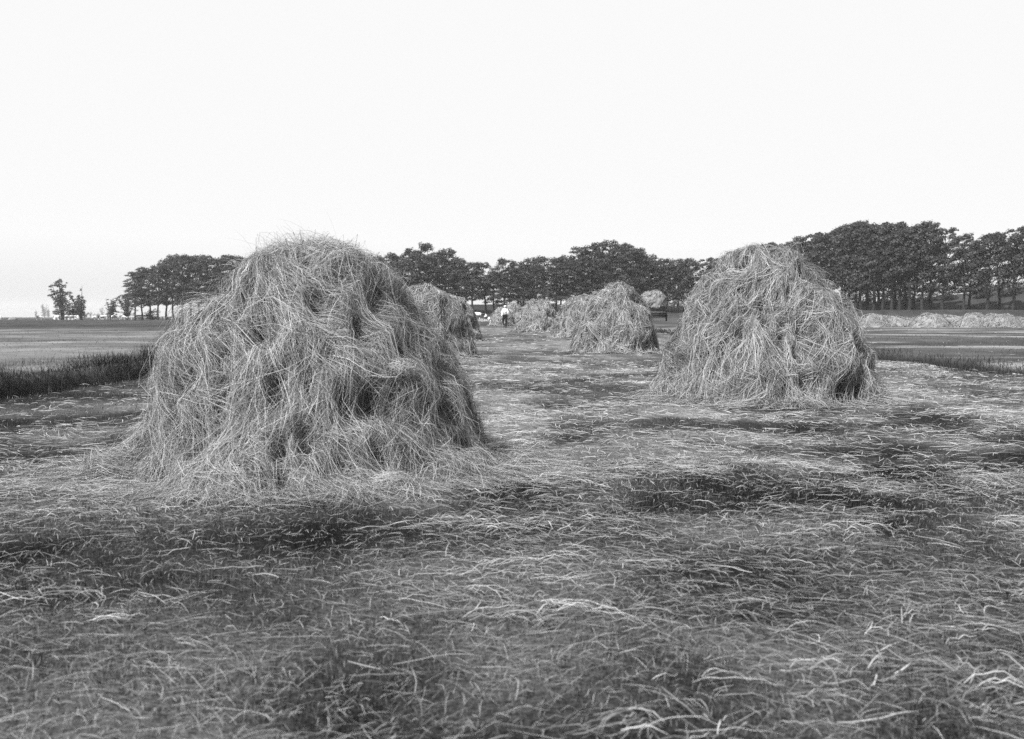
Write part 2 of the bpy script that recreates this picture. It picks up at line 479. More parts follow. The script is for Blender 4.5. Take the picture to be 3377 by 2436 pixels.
haycock('haycock', 1653, 99.5, PG(1.62, 1.1, 1.2), 4000, 31, 'low haycock just past the walking man, at the end of the lane', dents=[(-1.8, .5, .18, -.18)])
haycock('haycock', 1392, 29.2, PG(1.88, 1.42, 1.42), 16000, 36, 'pointed haycock close behind the wind-ruffled one',
        dents=[(-.55, .3, .16, -.2), (-.7, .6, .13, -.18), (-1.0, .15, .2, -.18)], holes=18)
haycock('haycock', 1478, 48.2, PG(1.95, 1.45, 1.45), 10000, 41, 'haycock second behind the wind-ruffled one, with a long sloping lane side',
        dents=[(-.45, .62, .14, -.22), (-.35, .28, .16, -.22), (-.9, .4, .18, -.14)], holes=12)
# low row of hay heaps before the avenue
for k, (px, D, h, w) in enumerate([(2835, 93, 1.0, 1.3), (2876, 92, 1.05, 1.4), (2944, 93, 1.02, 1.9), (3008, 92.5, .95, 1.3), (3066, 91, 1.08, 1.7), (3126, 92, 1.02, 1.5),
                                   (3172, 91.5, .98, 1.2), (3215, 90, 1.08, 1.4), (3270, 89.5, 1.1, 1.3), (3311, 88.5, 1.16, 1.4), (3362, 89, 1.05, 1.5), (3420, 88.5, 1.1, 1.5)]):
    haycock('hay_heap', px, D, PG(h * (.78 + .3 * ((k * 37) % 10) / 9), w * 1.0, w * 1.1), 2200, 60 + k, 'low pale hay heap in the long row before the avenue', group='low hay heaps in a row', cat='hay heap', tone=(.28, .46), dep=.7,
            nth=48, rough=.7, core=(.28, .4))
haycock('hay_swath', 1592, 127, [(0, .8, .85), (.1, .7, .75), (.2, .45, .5), (.28, .02, .02)], 700, 91, 'thin scattered row of raked hay near the spotted cow', group=None, cat='hay', tone=(.4, .7), dep=.6, rough=.6, nth=40)

# ------------------------------------------------------------------ grass and litter
def sample_field(rng, n, d0, d1, power=1.0):
    """points spread so that nearer ground is covered more densely"""
    u = rng.random(n)
    if power == 0: D = d0 * (d1 / d0) ** u
    else:
        a = power
        D = (d0 ** a + u * (d1 ** a - d0 ** a)) ** (1 / a)
    x = D * rng.uniform(-.60, .60, n)
    return x, D

def blades(rng, x, y, h, w, tone, lean=.5, curve=.5, z=None):
    n = len(x)
    z = terrain(x, y) if z is None else z
    a = rng.uniform(0, 2 * math.pi, n)
    l = np.abs(rng.normal(0, lean, n)) * h
    P0 = np.stack([x, y, z - .01], -1)
    d = np.stack([np.cos(a), np.sin(a), np.zeros(n)], -1)
    up = np.array([0, 0, 1.])
    P1 = P0 + up * (h * .55)[:, None] + d * (l * .46)[:, None]
    P2 = P0 + up * (h * (1 - .18 * np.minimum(1.5, l / h)))[:, None] + d * (l)[:, None]
    b = a + rng.uniform(-.9, .9, n) + math.pi / 2
    s = np.stack([np.cos(b), np.sin(b), np.zeros(n)], -1) * (w * .5)[:, None]
    V = np.stack([P0 - s, P0 + s, P1 - s * .8, P1 + s * .8, P2], 1).reshape(-1, 3)
    i = np.arange(n) * 5
    q = np.stack([i, i + 1, i + 3, i + 2], -1)
    t = np.stack([i + 2, i + 3, i + 4], -1)
    return V, q, t, np.repeat(tone, 5)

def build_blades(name, sets, label, cat, mat=None):
    Vs, Qs, Ts, To, o = [], [], [], [], 0
    for V, q, t, tn in sets:
        Vs.append(V); Qs.append(q + o); Ts.append(t + o); To.append(tn); o += len(V)
    return link(name, mesh(name, np.concatenate(Vs), [np.concatenate(Qs), np.concatenate(Ts)], np.concatenate(To), mat or M_GRASS), label=label, cat=cat, kind='stuff')

rng = np.random.default_rng(1)
sets = []
for n, d0, d1, pw_ in ((240000, 2.0, 8, .7), (90000, 7, 26, .3), (30000, 22, 110, .2)):
    x, y = sample_field(rng, n, d0, d1, pw_)
    hv = hayness(x, y)
    dd, kk = ditch_d(x, y)
    keep = (rng.random(n) < (1.0 - .35 * hv)) & (dd > .95) & (rng.random(n) > ss(35, 105, y))
    x, y, hv = x[keep], y[keep], hv[keep]
    m = len(x)
    tuft = fbm(x * 2.6, y * 2.6, 101, 2)
    h = (.016 + .045 * tuft ** 1.8) * rng.uniform(.5, 1.5, m) * (1 - .35 * hv) + .0006 * y
    w = np.maximum(.0020, .00040 * y) * rng.uniform(.6, 1.3, m)
    dry = rng.random(m) < (.16 + .06 * ss(4, 9, y) + .55 * hv)
    big_ = fbm(x * 1.1 + 7, y * .9, 131, 3)
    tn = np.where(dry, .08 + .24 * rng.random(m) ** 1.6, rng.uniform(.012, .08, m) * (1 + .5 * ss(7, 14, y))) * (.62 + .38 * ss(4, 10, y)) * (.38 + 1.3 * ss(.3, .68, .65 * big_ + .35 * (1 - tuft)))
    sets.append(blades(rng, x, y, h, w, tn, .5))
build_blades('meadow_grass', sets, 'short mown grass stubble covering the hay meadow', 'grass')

# rank growth along the ditch
rng = np.random.default_rng(2)
sets = []
n = 52000
y = 9 * (140 / 9) ** rng.random(n)
c = -7.75 + .25 * np.sin(y * .09) + .12 * np.sin(y * .31 + 1)
x = c + np.where(rng.random(n) < .72, rng.uniform(-1.5, -.1, n), rng.uniform(-.2, .85, n))
h = (.05 + 1.0 * fbm(x * .7, y * .25, 5, 4) ** 2.2) * rng.uniform(.2, 1.15, n) * np.where(x > c + .1, .7, 1)
sets.append(blades(rng, x, y, h, np.maximum(.004, .0003 * y) * rng.uniform(.6, 1.4, n), np.where(rng.random(n) < .04, rng.uniform(.06, .14, n), rng.uniform(.010, .034, n)), 1.5))
n = 260
y = 9 * (70 / 9) ** rng.random(n); x = -7.75 + rng.uniform(.45, 1.35, n)
sets.append(blades(rng, x, y, rng.uniform(.12, .34, n), np.maximum(.004, .0004 * y), rng.uniform(.12, .35, n), .35))
n = 5000
y = 10 * (90 / 10) ** rng.random(n); x = -7.75 - rng.uniform(1.0, 3.2, n)
sets.append(blades(rng, x, y, rng.uniform(.05, .20, n), np.maximum(.004, .0004 * y), rng.uniform(.06, .18, n), .6))
build_blades('ditch_reeds', sets, 'tall dark rank grass lining the ditch bank', 'reeds')
rng = np.random.default_rng(4)
n = 16000
y = 15 * (85 / 15) ** rng.random(n); x = 10.0 + .2 * np.sin(y * .2) + rng.normal(0, .55, n)
build_blades('furrow_grass', [blades(rng, x, y, (.06 + .10 * vn(x * .9, y * .6, None, 8)) * rng.uniform(.6, 1.4, n), np.maximum(.004, .00045 * y), rng.uniform(.03, .085, n), .5)],
             'strip of uncut dark grass along the shallow furrow', 'grass')

def litter(rng, n, d0, d1, pw_, lens, wbase, K, patch=True, aligned=.0):
    x, y = sample_field(rng, n, d0, d1, pw_)
    hv = hayness(x, y)
    if patch:
        k = rng.random(n) < hv ** 1.7 * 1.15 + .02
        x, y = x[k], y[k]
    k = ((x > -6.5) & (x < 9.4)) | (rng.random(len(x)) < .12) & (x > -6.5)
    x, y = x[k], y[k]
    n = len(x)
    a = rng.uniform(0, 2 * math.pi, n)
    fl = vn(x * .8, y * .8, None, 61) * 6.28
    a = np.where(rng.random(n) < .25, fl * .5 + rng.normal(0, .5, n), a)
    ln = rng.uniform(lens[0], lens[1], n)
    P = np.empty((n, K, 3)); px_, py_ = x.copy(), y.copy()
    curl = rng.normal(0, .22, n); ak = a.copy()
    for k in range(K):
        P[:, k, 0] = px_; P[:, k, 1] = py_
        kink = np.where(rng.random(n) < .06, rng.normal(0, .8, n), 0)
        ak = ak + curl / K + rng.normal(0, .035, n) + kink
        px_ = px_ + ln / (K - 1) * np.cos(ak); py_ = py_ + ln / (K - 1) * np.sin(ak)
    s = np.linspace(0, 1, K)[None]
    arch = np.abs(rng.normal(0, .007, n))[:, None] * np.sin(math.pi * s) + rng.normal(0, .010, n)[:, None] * s
    b0 = rng.uniform(.008, .04, n)
    P[:, :, 2] = terrain(P[:, :, 0], P[:, :, 1]) + np.maximum(b0[:, None] + arch + rng.normal(0, .0015, (n, K)), .004)
    N = np.array([0, -.35, 1.]) + rng.normal(0, .35, (n, 1, 3)) + np.zeros((n, K, 3))
    w = np.maximum(wbase, .00042 * y) * rng.uniform(.6, 1.35, n)
    return ribbons(P, N, w, .12 + .5 * rng.random(n) ** 1.5 * (.75 + .35 * ss(5, 10, y)))

def swaths(rng, cnt, d0, d1, per, pts=None):
    """thin swaths of raked hay left lying"""
    out = []
    if pts is None:
        x0, y0 = sample_field(rng, cnt * 6, d0, d1, .6)
        k = (hayness(x0, y0) > .45) & (x0 > -6.3) & (x0 < 9)
        x0, y0 = x0[k][:cnt], y0[k][:cnt]
    else:
        x0, y0 = np.array(pts).T
    cnt = len(x0)
    a0 = rng.normal(0.1, .45, cnt)
    n = cnt * per; K = 7
    r = lambda v: np.repeat(v, per)
    ln = rng.uniform(.07, .26, n)
    along = rng.normal(0, .24, n); acr = rng.normal(0, .11, n)
    sx = r(x0) + along * np.cos(r(a0)) - acr * np.sin(r(a0)); sy = r(y0) + along * np.sin(r(a0)) + acr * np.cos(r(a0))
    ak = r(a0) + rng.normal(0, .5, n)
    P = np.empty((n, K, 3)); curl = rng.normal(0, .6, n)
    px_, py_ = sx - ln / 2 * np.cos(ak), sy - ln / 2 * np.sin(ak)
    for k in range(K):
        P[:, k, 0] = px_; P[:, k, 1] = py_
        ak = ak + curl / K + rng.normal(0, .1, n)
        px_ = px_ + ln / (K - 1) * np.cos(ak); py_ = py_ + ln / (K - 1) * np.sin(ak)
    s = np.linspace(0, 1, K)[None]
    hgt = .015 + .055 * np.exp(-(along / .25) ** 2 - (acr / .09) ** 2) * rng.random(n)
    P[:, :, 2] = terrain(P[:, :, 0], P[:, :, 1]) + np.maximum(hgt[:, None] * np.sin(math.pi * (.15 + .7 * s)) + rng.normal(0, .004, (n, K)) + .006, .005)
    N = np.array([0, -.35, 1.]) + rng.normal(0, .4, (n, 1, 3)) + np.zeros((n, K, 3))
    w = np.maximum(.0028, .00038 * P[:, 0, 1]) * rng.uniform(.6, 1.3, n)
    return ribbons(P, N, w, .15 + .55 * rng.random(n) ** 1.4)

rng = np.random.default_rng(5)
parts = [litter(rng, 16000, 2.0, 8, .75, (.015, .07), .0015, 3, False), litter(rng, 46000, 2.0, 8, .8, (.03, .17), .0013, 4), litter(rng, 78000, 6.5, 26, .3, (.05, .22), .0024, 4),
         litter(rng, 22000, 22, 95, .2, (.10, .35), .004, 3),
         litter(rng, 70, 2.1, 7, .9, (.15, .36), .0030, 10, False),
         litter(rng, 500, 3, 12, .9, (.12, .34), .0026, 9, False),
         swaths(rng, 26, 2.8, 14, 40), swaths(rng, 45, 9, 40, 40),
         swaths(rng, 0, 0, 0, 45, [(-.25, 5.6), (.2, 5.5), (2.7, 5.6), (3.1, 5.5), (-3.3, 7.0), (-3.0, 6.9), (-2.7, 6.55), (-2.3, 6.5), (-1.9, 6.5), (-1.1, 6.5), (-.6, 6.75), (.3, 7.2), (1.4, 7.6), (2.0, 7.9), (.1, 3.9), (-1.6, 4.1), (1.4, 3.2), (.35, 2.75)])]
Vh, Qh, Th = merge(parts)
link('hay_litter', mesh('hay_litter', Vh, [Qh], Th, M_HAY), label='loose dry hay stems scattered over the mown ground', cat='hay', kind='stuff')

# ------------------------------------------------------------------ trees
def tube(pts, rad, ns=7):
    pts = np.array(pts, float); k = len(pts)
    T = np.gradient(pts, axis=0); T /= np.linalg.norm(T, axis=1, keepdims=True)
    ref = np.array([1., .2, 0.])
    A = np.cross(T, ref); A /= np.linalg.norm(A, axis=1, keepdims=True); B = np.cross(T, A)
    an = np.arange(ns) * 2 * math.pi / ns
    V = pts[:, None] + (A[:, None] * np.cos(an)[None, :, None] + B[:, None] * np.sin(an)[None, :, None]) * np.array(rad)[:, None, None]
    i = (np.arange(k - 1)[:, None] * ns + np.arange(ns)[None]); j = (np.arange(k - 1)[:, None] * ns + (np.arange(ns)[None] + 1) % ns)
    Q = np.stack([i, j, j + ns, i + ns], -1).reshape(-1, 4)
    return V.reshape(-1, 3), Q, np.zeros(k * ns)

def tree_data(seed, kind):
    rng = np.random.default_rng(seed)
    Ht = 16.0
    tilt = {'avenue': .28, 'grove': .1, 'willow': 0., 'shrub': 0.}[kind]
    trunks = []
    cl = []          # clump centre, a, b
    if kind in ('avenue', 'grove'):
        zs = np.linspace(0, 1, 9)
        wob = np.cumsum(rng.normal(0, .12, (9, 2)), 0); wob -= wob[0]
        wob[:, 0] += zs * rng.normal(.25 if kind == 'avenue' else 0, .3)
        tp = np.column_stack([wob, zs * Ht * .93])
        tp[0, 2] = -.4
        rad = np.interp(zs, [0, .04, .35, 1], [.36, .27, .2, .03])
        trunks.append(tube(tp, rad, 8))
        W = rng.uniform(3.7, 4.7)
        nclump = 92
        c0 = rng.uniform(.20, .30)
        for k in range(nclump):
            f = rng.random() ** .85
            hz = c0 + (1 - c0) * f
            rp = W * np.interp(f, [0, .15, .45, .8, 1], [.62, .9, 1, .78, .28])
            a = rng.uniform(0, 2 * math.pi); ra = rp * rng.uniform(.25, 1) ** .6
            bx = np.interp(hz, zs, tp[:, 0]); by = np.interp(hz, zs, tp[:, 1])
            c = np.array([bx + ra * math.cos(a), by + ra * math.sin(a), hz * Ht * .97])
            s = rng.uniform(.9, 1.55) * np.interp(f, [0, .3, 1], [.9, 1, .75])
            cl.append((c, s, s * rng.uniform(.4, .62)))
            if k % 3 == 0 and f < .9:
                z0 = max(c[2] - ra * rng.uniform(.5, 1.0), c0 * Ht * .8)
                s0 = np.array([np.interp(z0 / Ht, zs, tp[:, 0]), np.interp(z0 / Ht, zs, tp[:, 1]), z0])
                mid = (s0 + c) / 2 + [0, 0, .25]
                trunks.append(tube([s0, mid, c], [.09, .06, .025], 5))
        per = 62; lsz = (.26, .5); trng = (.035, .12)
    elif kind == 'willow':
        for k in range(7):
            a = rng.uniform(0, 2 * math.pi); sp = rng.uniform(.5, 4.2)
            tipz = Ht * rng.uniform(.6, 1.0) * (1 - .04 * sp)
            tip = np.array([sp * math.cos(a), sp * math.sin(a), tipz])
            q = [np.array([0, 0, -.3]) + rng.normal(0, .12, 3) * [1, 1, 0], tip * [.35, .35, .38], tip * [.8, .8, .72], tip]
            trunks.append(tube(q, [.34, .2, .1, .03], 6))
            for j in range(22):
                f = rng.uniform(.14, 1.0)
                p = np.array([np.interp(f, [0, .38, .72, 1], [v[i] for v in q]) for i in range(3)])
                p = p + rng.normal(0, 1, 3) * np.array([1, 1, .6]) * (1.25 - .75 * f)
                p[2] = max(p[2], .9)
                s = rng.uniform(.4, .95) * (1.25 - .6 * f)
                cl.append((p, s, s * rng.uniform(.6, 1.1)))
        per = 40; lsz = (.25, .5); trng = (.07, .15)
    else:
        trunks.append(tube([(0, 0, -.3), (.2, .1, Ht * .3), (.1, 0, Ht * .7)], [.5, .4, .1], 6))
        for k in range(46):
            d = rng.normal(0, 1, 3); d /= np.linalg.norm(d)
            p = np.array([d[0] * 6.5, d[1] * 6.5, Ht * .5 + d[2] * Ht * .42]) * rng.uniform(.6, 1)
            p[2] = max(p[2], 1.0)
            cl.append((p, rng.uniform(1.6, 2.8), rng.uniform(1.2, 2)))
        per = 60; lsz = (.5, 1.0); trng = (.05, .12)
    C = np.array([c[0] for c in cl]); Aa = np.array([c[1] for c in cl]); Bb = np.array([c[2] for c in cl])
    nC = len(C); n = nC * per
    d = rng.normal(0, 1, (n, 3)); d /= np.linalg.norm(d, axis=1, keepdims=True)
    d[:, 2] = np.where(d[:, 2] < 0, d[:, 2] * .55, d[:, 2])
    rad = rng.random(n) ** .45 * np.where(rng.random(n) < .06, 1.35, 1)
    a_, b_ = np.repeat(Aa, per), np.repeat(Bb, per)
    q = d * rad[:, None] * np.stack([a_, a_, b_], -1)
    q[:, 2] -= .25 * (q[:, 0] ** 2 + q[:, 1] ** 2) / np.maximum(a_, .3)     # drooping rims
    q[:, 2] += tilt * q[:, 0]
    cen = np.repeat(C, per, 0) + q
    nrm = d * .8 + np.array([0, 0, .55]) + rng.normal(0, .55, (n, 3))
    nrm /= np.linalg.norm(nrm, axis=1, keepdims=True)
    t1 = np.cross(nrm, rng.normal(0, 1, (n, 3))); t1 /= np.linalg.norm(t1, axis=1, keepdims=True)
    t2 = np.cross(nrm, t1)
    sz = rng.uniform(lsz[0], lsz[1], n) * .5
    e = rng.uniform(.45, .8, n)
    V = np.stack([cen - t1 * sz[:, None], cen + t2 * (sz * e)[:, None], cen + t1 * sz[:, None], cen - t2 * (sz * e)[:, None]], 1).reshape(-1, 3)
    Q = np.arange(n * 4).reshape(-1, 4)
    tn = rng.uniform(trng[0], trng[1], n) * np.repeat(rng.uniform(.65, 1.35, nC), per)
    tv, tq, _ = merge(trunks)
    return mesh('trunk', tv, [tq], None, M_BARK, True), mesh('crown', V, [Q], np.repeat(tn, 4), M_LEAF)

TREE = {k: [tree_data(s, k) for s in ss_] for k, ss_ in (('avenue', (1, 2, 3, 4, 5, 6)), ('grove', (11, 12, 13, 14)), ('willow', (21, 22, 23)), ('shrub', (31, 32)))}
trng_ = np.random.default_rng(77)
def plant(name, kind, px, D, topy, label, group, var=None, wide=1.0, rot=None, cat='tree'):
    x, y, z = pos(px, D)
    ztop = H + (HY - topy) * D / F
    s = (ztop - z) / 16.0
    v = TREE[kind][trng_.integers(len(TREE[kind])) if var is None else var]
    if rot is None:
        rot = trng_.uniform(-.4, .4) if kind == 'avenue' else trng_.uniform(0, 6.28)
    ws = s ** .5 * wide
    o = link(name, None, loc=(x, y, z), label=label, cat=cat, group=group)
    o.rotation_euler = (0, 0, rot); o.scale = (ws, ws, s)
    link('trunk', v[0], o); link('crown', v[1], o)
    return o

SKX = [380, 420, 450, 500, 545, 600, 650, 700, 750, 800, 860, 1190, 1250, 1300, 1345, 1380, 1410, 1440, 1470, 1490, 1520, 1555, 1575, 1600, 1640, 1665, 1700, 1745, 1790, 1830, 1865, 1900, 1940, 1990, 2010, 2040, 2090, 2130, 2170, 2200, 2230, 2270, 2300, 2375, 2450, 2510, 2570, 2630, 2680, 2730, 2785, 2830, 2890, 2950, 3000, 3070, 3110, 3180, 3215, 3250, 3290, 3340, 3400, 3600]
SKY = [960, 916, 875, 868, 845, 823, 832, 838, 828, 845, 850, 850, 835, 822, 812, 805, 790, 800, 812, 830, 850, 853, 842, 862, 860, 840, 862, 845, 838, 842, 835, 808, 798, 790, 785, 787, 800, 825, 845, 840, 848, 840, 842, 830, 812, 795, 778, 780, 765, 750, 730, 722, 731, 726, 742, 715, 730, 768, 765, 755, 755, 735, 735, 740]
def sk(px): return float(np.interp(px, SKX, SKY))
LA = 'tall dark tree with a bare trunk in the avenue behind the low hay heaps'
for px in (3420, 3340, 3255, 3179, 3107, 3041, 2998, 2965, 2941, 2910, 2880, 2858, 2841, 2822, 2803, 2775, 2735, 2690, 2640, 2590, 2540, 2480, 2425, 2370, 2320):
    plant('avenue_tree', 'avenue', px, float(np.interp(px, U_, DT)) + trng_.uniform(-1, 1), sk(px) + trng_.uniform(-4, 16), LA, 'trees of the avenue below the bank', wide=1.0)
for px in (3385, 3293, 3195, 3072, 3012, 2985, 2950, 2895, 2835, 2785, 2720, 2660, 2605, 2555, 2500, 2450, 2400):
    plant('avenue_tree', 'avenue', px, float(np.interp(px, U_, DT)) + 7 + trng_.uniform(-1, 1), sk(px) + trng_.uniform(0, 28), 'slightly lower tree in the avenue\'s second row, standing behind the front trunks', 'trees of the avenue below the bank')
LC = 'dark leafy tree in the row at the foot of the grassy dike'
for px in (1195, 1240, 1288, 1345, 1412, 1470, 1516, 1556, 1604, 1660, 1705, 1748, 1792, 1830, 1870, 1912, 1958, 2012, 2062, 2100, 2140, 2180, 2236, 2278):
    plant('dike_tree', 'grove', px, float(np.interp(px, U_, DT)) + trng_.uniform(-1, 2), sk(px) + trng_.uniform(-3, 8), LC, 'trees in the row along the dike')
for px in (1215, 1265, 1320, 1380, 1440, 1495, 1535, 1630, 1680, 1725, 1770, 1850, 1892, 1935, 1985, 2038, 2082, 2120, 2160, 2205, 2256):
    plant('dike_tree', 'grove', px, float(np.interp(px, U_, DT)) + 8 + trng_.uniform(-1, 2), sk(px) + trng_.uniform(12, 40), 'lower tree filling the row along the dike, behind the taller trees', 'trees in the row along the dike')
LG = 'tall dark tree in the grove at the far side of the cow pasture'
for i, px in enumerate((446, 470, 497, 520, 548, 575, 603, 630, 655, 682, 710, 738, 765, 795, 830)):
    plant('grove_tree', 'grove', px, 288 - i * .8 + (i % 3) * 6, sk(px) + trng_.uniform(-3, 12), LG, 'trees of the grove by the cow pasture')
LW = 'loose feathery willow tree'
plant('willow_tree', 'willow', 208, 345, 905, 'largest feathery willow standing alone behind the pasture cows', None, 0, 1.25)
plant('willow_tree', 'willow', 268, 347, 925, 'ragged willow with a thin leaning top, beside the largest willow', None, 1, .95)
plant('willow_tree', 'willow', 239, 343, 985, 'low bushy willow between the two tall pasture willows', None, 2, 1.5)
plant('willow_tree', 'willow', 368, 345, 962, 'small pointed willow standing free of the grove', None, 2, .95)
plant('willow_tree', 'willow', 420, 340, 955, 'pale bushy willow against the edge of the grove', None, 0, 1.0)
for px, D, top, w in ((118, 1780, 1013, .5), (146, 1800, 990, 1.1), (160, 1820, 1003, .9)):
    plant('distant_tree', 'willow', px, D, top, 'pale hazy tree far off beyond the pasture', 'hazy distant trees', None, w)
for px, top in ((284, 1030), (298, 1026), (312, 1029), (326, 1027), (338, 1010), (350, 1030), (180, 1034), (232, 1033)):
    plant('distant_tree', 'willow', px, 2100 + (px * 7) % 60, top, 'pale hazy tree in the line on the far horizon', 'hazy trees on the horizon', None, 1.2)
LS = 'rounded light-toned shrub under the trees'
plant('shrub', 'shrub', 503, 292, 1012, 'rounded pale shrub among the grove trunks', None, 0, .62, cat='shrub')
plant('shrub', 'shrub', 2222, 232, 972, 'upright pale shrub beside the hay wagon', None, 1, .6, cat='shrub')
plant('shrub', 'shrub', 1722, 252, 978, 'small leafy shrub at the dike foot beyond the walking man', None, 0, .45, cat='shrub')
plant('shrub', 'shrub', 1655, 275, 985, 'dark broad shrub on top of the grassy dike', None, 1, .9, cat='shrub')
for px, top in ((2700, 955), (2752, 960), (2800, 968), (2845, 962), (2888, 975), (2925, 958), (2966, 965), (3010, 950), (3060, 955), (3120, 940), (3240, 930), (3330, 925)):
    plant('thicket_bush', 'shrub', px, float(np.interp(px, U_, DT)) + 24, top - 16, 'dense dark bush behind the trunks of the avenue', 'bushes behind the avenue', None, .72, cat='bush')
plant('young_tree', 'grove', 1810, 236, 958, 'young low tree standing before the dike row', None, 1, .8)

# ------------------------------------------------------------------ skinned figures
def skin(name, verts, edges, rad, mat, parent, levels=2, root=0, tonef=None):
    me = bpy.data.meshes.new(name + '_cage')
    me.from_pydata([Vector(v) for v in verts], edges, [])
    ob = bpy.data.objects.new(name + '_cage', me)
    col.objects.link(ob)
    md = ob.modifiers.new('skin', 'SKIN')
    md.use_smooth_shade = True
    lay = me.skin_vertices[0].data if me.skin_vertices else None
    if lay is None:
        bpy.context.view_layer.objects.active = ob
        bpy.ops.mesh.customdata_skin_add()
        lay = me.skin_vertices[0].data
    for i, r_ in enumerate(rad):
        lay[i].radius = (r_, r_) if not isinstance(r_, tuple) else r_
        lay[i].use_root = (i == root)
    sb = ob.modifiers.new('sub', 'SUBSURF'); sb.levels = levels; sb.render_levels = levels
    dg = bpy.context.evaluated_depsgraph_get()
    m2 = bpy.data.meshes.new_from_object(ob.evaluated_get(dg))
    m2.name = name
    bpy.data.objects.remove(ob); bpy.data.meshes.remove(me)
    m2.materials.clear(); m2.materials.append(mat)
    if tonef is not None:
        co = np.empty(len(m2.vertices) * 3); m2.vertices.foreach_get('co', co); co = co.reshape(-1, 3)
        at = m2.attributes.new('tone', 'FLOAT', 'POINT'); at.data.foreach_set('value', tonef(co).astype(np.float32))
    return link(name, m2, parent) if parent is not False else m2

M_SKIN = flat_mat('skin', .30, .6, .1); M_SHIRT = flat_mat('white_shirt', .80, .8, .06); M_TROU = flat_mat('dark_trousers', .014, .85, .3)
M_CAP = flat_mat('light_cap', .5, .8, .15); M_SHOE = flat_mat('dark_shoes', .03, .7, .2); M_WOOD = flat_mat('grey_wood', .16, .75, .3, 20)
M_DARKWOOD = flat_mat('tarred_wood', .012, .7, .4, 10); M_HAIR = flat_mat('dark_hair', .03, .7, .2)

def person(loc, rotz, label, J, hat=True, scale=1.0):
    """J: joint dictionary; body faces +Y"""
    root = link('person', None, loc=loc, label=label, cat='person')
    root.rotation_euler = (0, 0, rotz); root.scale = (scale,) * 3
    names = list(J); idx = {k: i for i, k in enumerate(names)}
    R = dict(pelvis=(.15, .11), waist=(.135, .10), chest=(.165, .115), neck0=.07, neck=.055, head0=(.075, .09), head1=(.078, .095), crown=(.055, .065),
             shL=.07, elL=.048, wrL=.032, paL=(.038, .022), shR=.07, elR=.048, wrR=.032, paR=(.038, .022),
             hiL=.095, knL=.062, anL=.042, toL=(.04, .03), hiR=.095, knR=.062, anR=.042, toR=(.04, .03), nose=.014)
    E = [('pelvis', 'waist'), ('waist', 'chest'), ('chest', 'neck0'), ('neck0', 'neck'), ('neck', 'head0'), ('head0', 'head1'), ('head1', 'crown'), ('head0', 'nose')]
    for s in 'LR':
        E += [('chest', 'sh' + s), ('sh' + s, 'el' + s), ('el' + s, 'wr' + s), ('wr' + s, 'pa' + s), ('pelvis', 'hi' + s), ('hi' + s, 'kn' + s), ('kn' + s, 'an' + s), ('an' + s, 'to' + s)]
    J = {k: Vector(v) for k, v in J.items()}
    J['nose'] = J['head0'] + Vector((0, .105, .02))
    for s, sg in (('L', -1), ('R', 1)):
        d = (J['pa' + s] - J['wr' + s]).normalized()
        side = Vector((sg * .3, .9, 0)); side = (side - d * side.dot(d)).normalized()
        for k in range(4):
            a = J['pa' + s] + side * (.03 - .02 * k) + d * .035
            J[f'f{k}{s}'] = a; J[f'g{k}{s}'] = a + d * (.035 - .006 * abs(k - 1)) + Vector((-sg * .022, 0, 0))
            R[f'f{k}{s}'] = .0095; R[f'g{k}{s}'] = .0085
            E += [('pa' + s, f'f{k}{s}'), (f'f{k}{s}', f'g{k}{s}')]
        J['th' + s] = J['wr' + s] + d * .045 + side * .05 + Vector((-sg * .01, 0, 0)); R['th' + s] = .011
        E.append(('wr' + s, 'th' + s))
    names = list(J); idx = {k: i for i, k in enumerate(names)}
    skin('body', [J[k] for k in names], [(idx[a], idx[b]) for a, b in E], [R[k] for k in names], M_SKIN, root, 2, idx['pelvis'])
    def cloth(nm, keys, edges, grow, mat, over=None):
        over = over or {}
        ii = {k: i for i, k in enumerate(keys)}
        rads = []
        for k in keys:
            r_ = over.get(k, R[k]); r_ = r_ if isinstance(r_, tuple) else (r_, r_)
            rads.append((r_[0] + grow, r_[1] + grow))
        return skin(nm, [J[k] for k in keys], [(ii[a], ii[b]) for a, b in edges], rads, mat, root, 2, 0)
    cloth('shirt', ['waist', 'chest', 'neck0', 'shL', 'elL', 'wrL', 'shR', 'elR', 'wrR'],
          [('waist', 'chest'), ('chest', 'neck0'), ('chest', 'shL'), ('shL', 'elL'), ('elL', 'wrL'), ('chest', 'shR'), ('shR', 'elR'), ('elR', 'wrR')], .022, M_SHIRT, {'neck0': .06, 'waist': (.15, .115)})
    cloth('trousers', ['pelvis', 'hiL', 'knL', 'anL', 'hiR', 'knR', 'anR', 'waist'],
          [('pelvis', 'waist'), ('pelvis', 'hiL'), ('hiL', 'knL'), ('knL', 'anL'), ('pelvis', 'hiR'), ('hiR', 'knR'), ('knR', 'anR')], .028, M_TROU, {'waist': (.142, .107)})
    for s in 'LR':
        J['he' + s] = J['an' + s] - (J['to' + s] - J['an' + s]) * .25
        R['he' + s] = .045
        cloth('shoe', ['an' + s, 'to' + s, 'he' + s], [('an' + s, 'to' + s), ('an' + s, 'he' + s)], .014, M_SHOE)
    J['hb'] = J['head1'] + Vector((0, -.045, -.02)); R['hb'] = .07
    J['hc'] = J['head0'] + Vector((0, -.05, .01)); R['hc'] = .055
    cloth('hair', ['hb', 'hc'], [('hb', 'hc')], .012, M_HAIR)
    if hat:
        J['c0'] = J['crown'] + Vector((0, -.03, .0)); J['c1'] = J['crown'] + Vector((0, .05, -.005)); J['c2'] = J['crown'] + Vector((0, .15, -.045))
        R['c0'] = (.10, .05); R['c1'] = (.10, .05); R['c2'] = (.07, .012)
        cloth('cap', ['c0', 'c1', 'c2'], [('c0', 'c1'), ('c1', 'c2')], .012, M_CAP)
    return root

